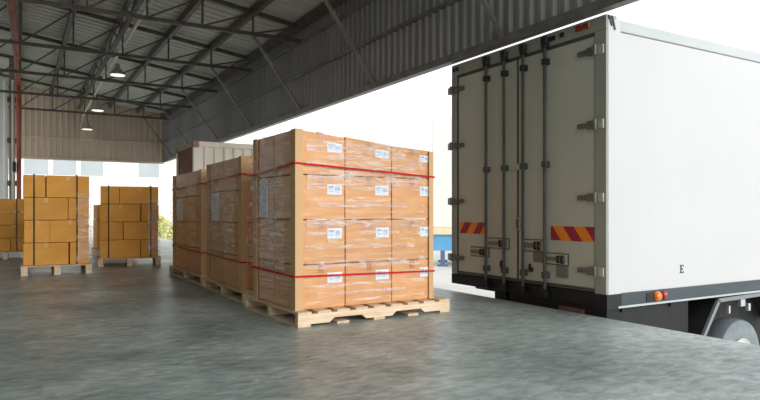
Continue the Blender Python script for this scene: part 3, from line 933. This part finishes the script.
# letter on the side
ex_, ez_, eh = 5.46, 0.325, 0.078
e = TB()
yy = (TY0 + 0.009, TY0 + 0.0135)
e.box(ex_ + 0.010, ex_ + 0.024, *yy, ez_, ez_ + eh)
e.box(ex_, ex_ + 0.058, *yy, ez_, ez_ + 0.007).box(ex_, ex_ + 0.056, *yy, ez_ + eh - 0.007, ez_ + eh).box(ex_ + 0.02, ex_ + 0.042, *yy, ez_ + eh * 0.46, ez_ + eh * 0.55)
e.box(ex_ + 0.052, ex_ + 0.058, *yy, ez_, ez_ + 0.02).box(ex_ + 0.050, ex_ + 0.056, *yy, ez_ + eh - 0.02, ez_ + eh).box(ex_ + 0.038, ex_ + 0.043, *yy, ez_ + eh * 0.38, ez_ + eh * 0.63)
e.build('painted_letter', 'black_paint', truck)
# side marker lamps
sm = TB().box(4.95, 5.22, TY0 - 0.006, TY0 + 0.004, 0.088, 0.172, 0.003).build('lamp_base', 'rubber', truck)
TB().lathe([(0.046, 0.0), (0.044, -0.02), (0.032, -0.034), (0.012, -0.040)], (5.095, TY0 - 0.006, 0.132), 'Y', 18).build('amber_lamp', 'amber', sm)
TB().lathe([(0.034, 0.0), (0.032, -0.016), (0.02, -0.026), (0.008, -0.03)], (5.20, TY0 - 0.006, 0.138), 'Y', 18).build('red_lamp', 'red_lens', sm)
# chassis, bumper, tail lamps
for yy_ in (4.35, 5.15):
    TB().box(TX + 0.25, TX + TL, yy_ - 0.05, yy_ + 0.05, -0.20, 0.10).build('chassis_rail', 'chassis', truck)
for xx in (TX + 0.3, TX + 1.0, TX + 2.6, TX + 3.6):
    TB().box(xx, xx + 0.08, TY0 + 0.08, TY1 - 0.08, 0.0, 0.10).build('cross_member', 'chassis', truck)
bp_ = TB().box(TX + 0.16, TX + 0.24, 3.85, 5.16, -0.34, -0.14, 0.01).build('rear_bumper', 'chassis', truck)
for yy_ in (4.15, 4.95):
    TB().box(TX + 0.12, TX + 0.25, yy_ - 0.04, yy_ + 0.04, -0.2, 0.08).build('bumper_arm', 'chassis', bp_)
TB().box(TX + 0.06, TX + 0.12, 5.02, 5.20, -0.05, 0.076, 0.006).build('under_plate', 'chassis', truck)
TB().box(TX + 0.05, TX + 0.11, 3.70, 4.95, -0.03, 0.076, 0.006).build('under_plate', 'chassis', truck)
for (a, c) in ((3.95, 4.25),):
    TB().box(TX + 0.03, TX + 0.10, a, c, -0.12, 0.02, 0.008).build('tail_lamp', 'mauve', truck)
TB().box(4.62, 5.74, TY0 + 0.10, TY0 + 0.55, -0.50, 0.05, 0.02).build('tool_box', 'chassis', truck)
TB().box(TX + 0.14, 4.62, TY0 + 0.08, 4.9, -0.45, 0.05, 0.01).build('under_plate', 'chassis', truck)
# mudguard over the wheel
WX, WZ, WR = 6.62, GROUND + 0.385, 0.385
mg = TB()
mg.prism([(5.77, -0.42), (5.80, -0.42), (6.125, 0.012), (7.45, 0.035), (7.75, -0.36), (7.78, -0.36), (7.47, 0.052), (6.11, 0.030)], 'Y', TY0 + 0.03, TY0 + 0.50)
mgo = mg.build('mudguard', 'rubber', truck)
tr_ = TB()
tr_.bar((5.785, TY0 + 0.028, -0.42), (6.115, TY0 + 0.028, 0.02), 0.04, 0.03, (0, 1, 0)).bar((6.105, TY0 + 0.028, 0.018), (7.47, TY0 + 0.028, 0.040), 0.04, 0.03, (0, 1, 0)).bar((7.47, TY0 + 0.028, 0.043), (7.77, TY0 + 0.028, -0.36), 0.04, 0.03, (0, 1, 0))
tr_.build('guard_trim', 'trim_grey', mgo)
TB().box(5.80, 8.4, TY0 + 0.50, TY0 + 0.52, -0.85, 0.05).build('inner_guard', 'rubber', mgo)
for (a, c, z) in ((6.34, 6.37, -0.09), (6.56, 6.64, -0.035), (6.70, 6.74, -0.09)):
    TB().box(a, c, TY0 + 0.05, TY0 + 0.09, z - 0.05, z + 0.03, 0.006).build('guard_clip', 'alloy_bright', mgo)
# wheels
def wheel(cy, sgn, cx=WX):
    wr = TB()
    wr.lathe([(0.175, 0.0), (0.215, -0.012), (0.33, -0.018), (0.375, 0.01), (WR, 0.05), (WR, 0.17), (0.375, 0.21), (0.33, 0.23), (0.2, 0.22)] if sgn < 0 else
             [(0.175, 0.0), (0.215, 0.012), (0.33, 0.018), (0.375, -0.01), (WR, -0.05), (WR, -0.17), (0.375, -0.21), (0.33, -0.23), (0.2, -0.22)], (cx, cy, WZ), 'Y', 48)
    w_ = wr.build('tyre', 'tyre', truck)
    s = 1 if sgn < 0 else -1
    rim = TB().lathe([(0.187, -0.006 * s), (0.190, -0.018 * s), (0.172, -0.012 * s), (0.15, 0.05 * s), (0.06, 0.06 * s), (0.055, 0.0)], (cx, cy, WZ), 'Y', 32).build('wheel_rim', 'rim', w_)
for cy, s in ((TY0 + 0.09, -1), (TY1 - 0.09, 1)):
    wheel(cy, s)
TB().tube([(WX, TY0 + 0.31, WZ), (WX, TY1 - 0.31, WZ)], 0.07, 12).build('axle', 'chassis', truck)
TB().box(6.2, 7.0, 4.28, 4.42, -0.5, -0.2).build('leaf_spring', 'chassis', truck)

# ---------------------------------------------------------------- outside, bleached by daylight
to = (12.69, 18.08, GROUND)
t = thing('parked_trailer', 'distant white trailer on a blue chassis seen between load and truck', 'trailer', to, R(-36))
def PB():
    return MB((0, 0, GROUND))
PB().box(0, 8.0, 0, 2.4, 0.38, 4.3, 0.03).build('cargo_body', 'facade', t)
PB().box(-0.05, 8.05, -0.05, 2.45, 0.14, 0.38).build('bottom_rail', 'beige', t)
PB().box(0, 8.0, 0.1, 2.3, -0.44, 0.135).build('chassis_frame', 'blue', t)
for yy_ in (0.15, 2.25):
    lg = PB().box(0.30, 0.46, yy_ - 0.07, yy_ + 0.07, GROUND + 0.06, -0.44).build('landing_leg', 'ink_blue', t)
    PB().box(0.20, 0.56, yy_ - 0.14, yy_ + 0.14, GROUND, GROUND + 0.06).build('foot_plate', 'ink_blue', lg)
for xx in (6.0, 7.2):
    for yy_ in (0.2, 2.2):
        PB().lathe([(0.42, -0.12), (0.44, -0.08), (0.44, 0.08), (0.42, 0.12)], (xx, yy_, GROUND + 0.44), 'Y', 24).build('wheel', 'rubber', t)

t = thing('warehouse_building', 'bleached pale building with grey windows beyond the end opening', 'building', (-12, 46, 0))
of2 = (-12, 46, 0)
MB(of2).box(-14, 10.5, 46, 54, 0, 7.5).build('facade_wall', 'facade', t)
k = 0
for wx in (-2.95, -1.3, 0.35, 2.0, 3.65, 7.3):
    w_ = MB(of2).box(wx, wx + 1.36, 45.96, 46.02, 3.4, 4.5).build('window', 'window_glass', t)
    MB(of2).box(wx - 0.06, wx + 1.42, 45.93, 45.97, 3.28, 3.4).build('window_sill', 'facade', w_)

def shrub(x, y, z, r, h, n, seed, label):
    rnd = random.Random(seed)
    t = thing('shrub', label, 'shrub', (x, y, z), 0, 'sunlit shrubs beyond the apron')
    mb = MB()
    for _ in range(n):
        a, q, v = rnd.uniform(0, 6.283), math.sqrt(rnd.random()), rnd.random()
        rr = r * math.sin(math.pi * (0.15 + 0.8 * v)) * q
        p = Vector((rr * math.cos(a), rr * math.sin(a), h * (0.1 + 0.9 * v)))
        s = rnd.uniform(0.08, 0.16)
        d1 = Vector((rnd.uniform(-1, 1), rnd.uniform(-1, 1), rnd.uniform(-1, 1))).normalized() * s
        d2 = d1.cross(Vector((rnd.uniform(-1, 1), rnd.uniform(-1, 1), rnd.uniform(-1, 1)))).normalized() * s * 0.6
        mb._add([p - d1, p + d2, p + d1, p - d2], [(0, 1, 2, 3)])
    mb.build('foliage', 'leaf', t)
    MB().tube([(0, 0, 0), (0, 0, h * 0.6)], 0.05, 6).build('stem', 'steel', t)
shrub(5.0, 35.0, -0.02, 0.9, 0.85, 700, 1, 'yellow green shrub beyond the hall, close to the pale building')
shrub(6.9, 36.5, GROUND, 1.0, 1.7, 700, 2, 'yellow green shrub beyond the hall, nearer the dock yard')
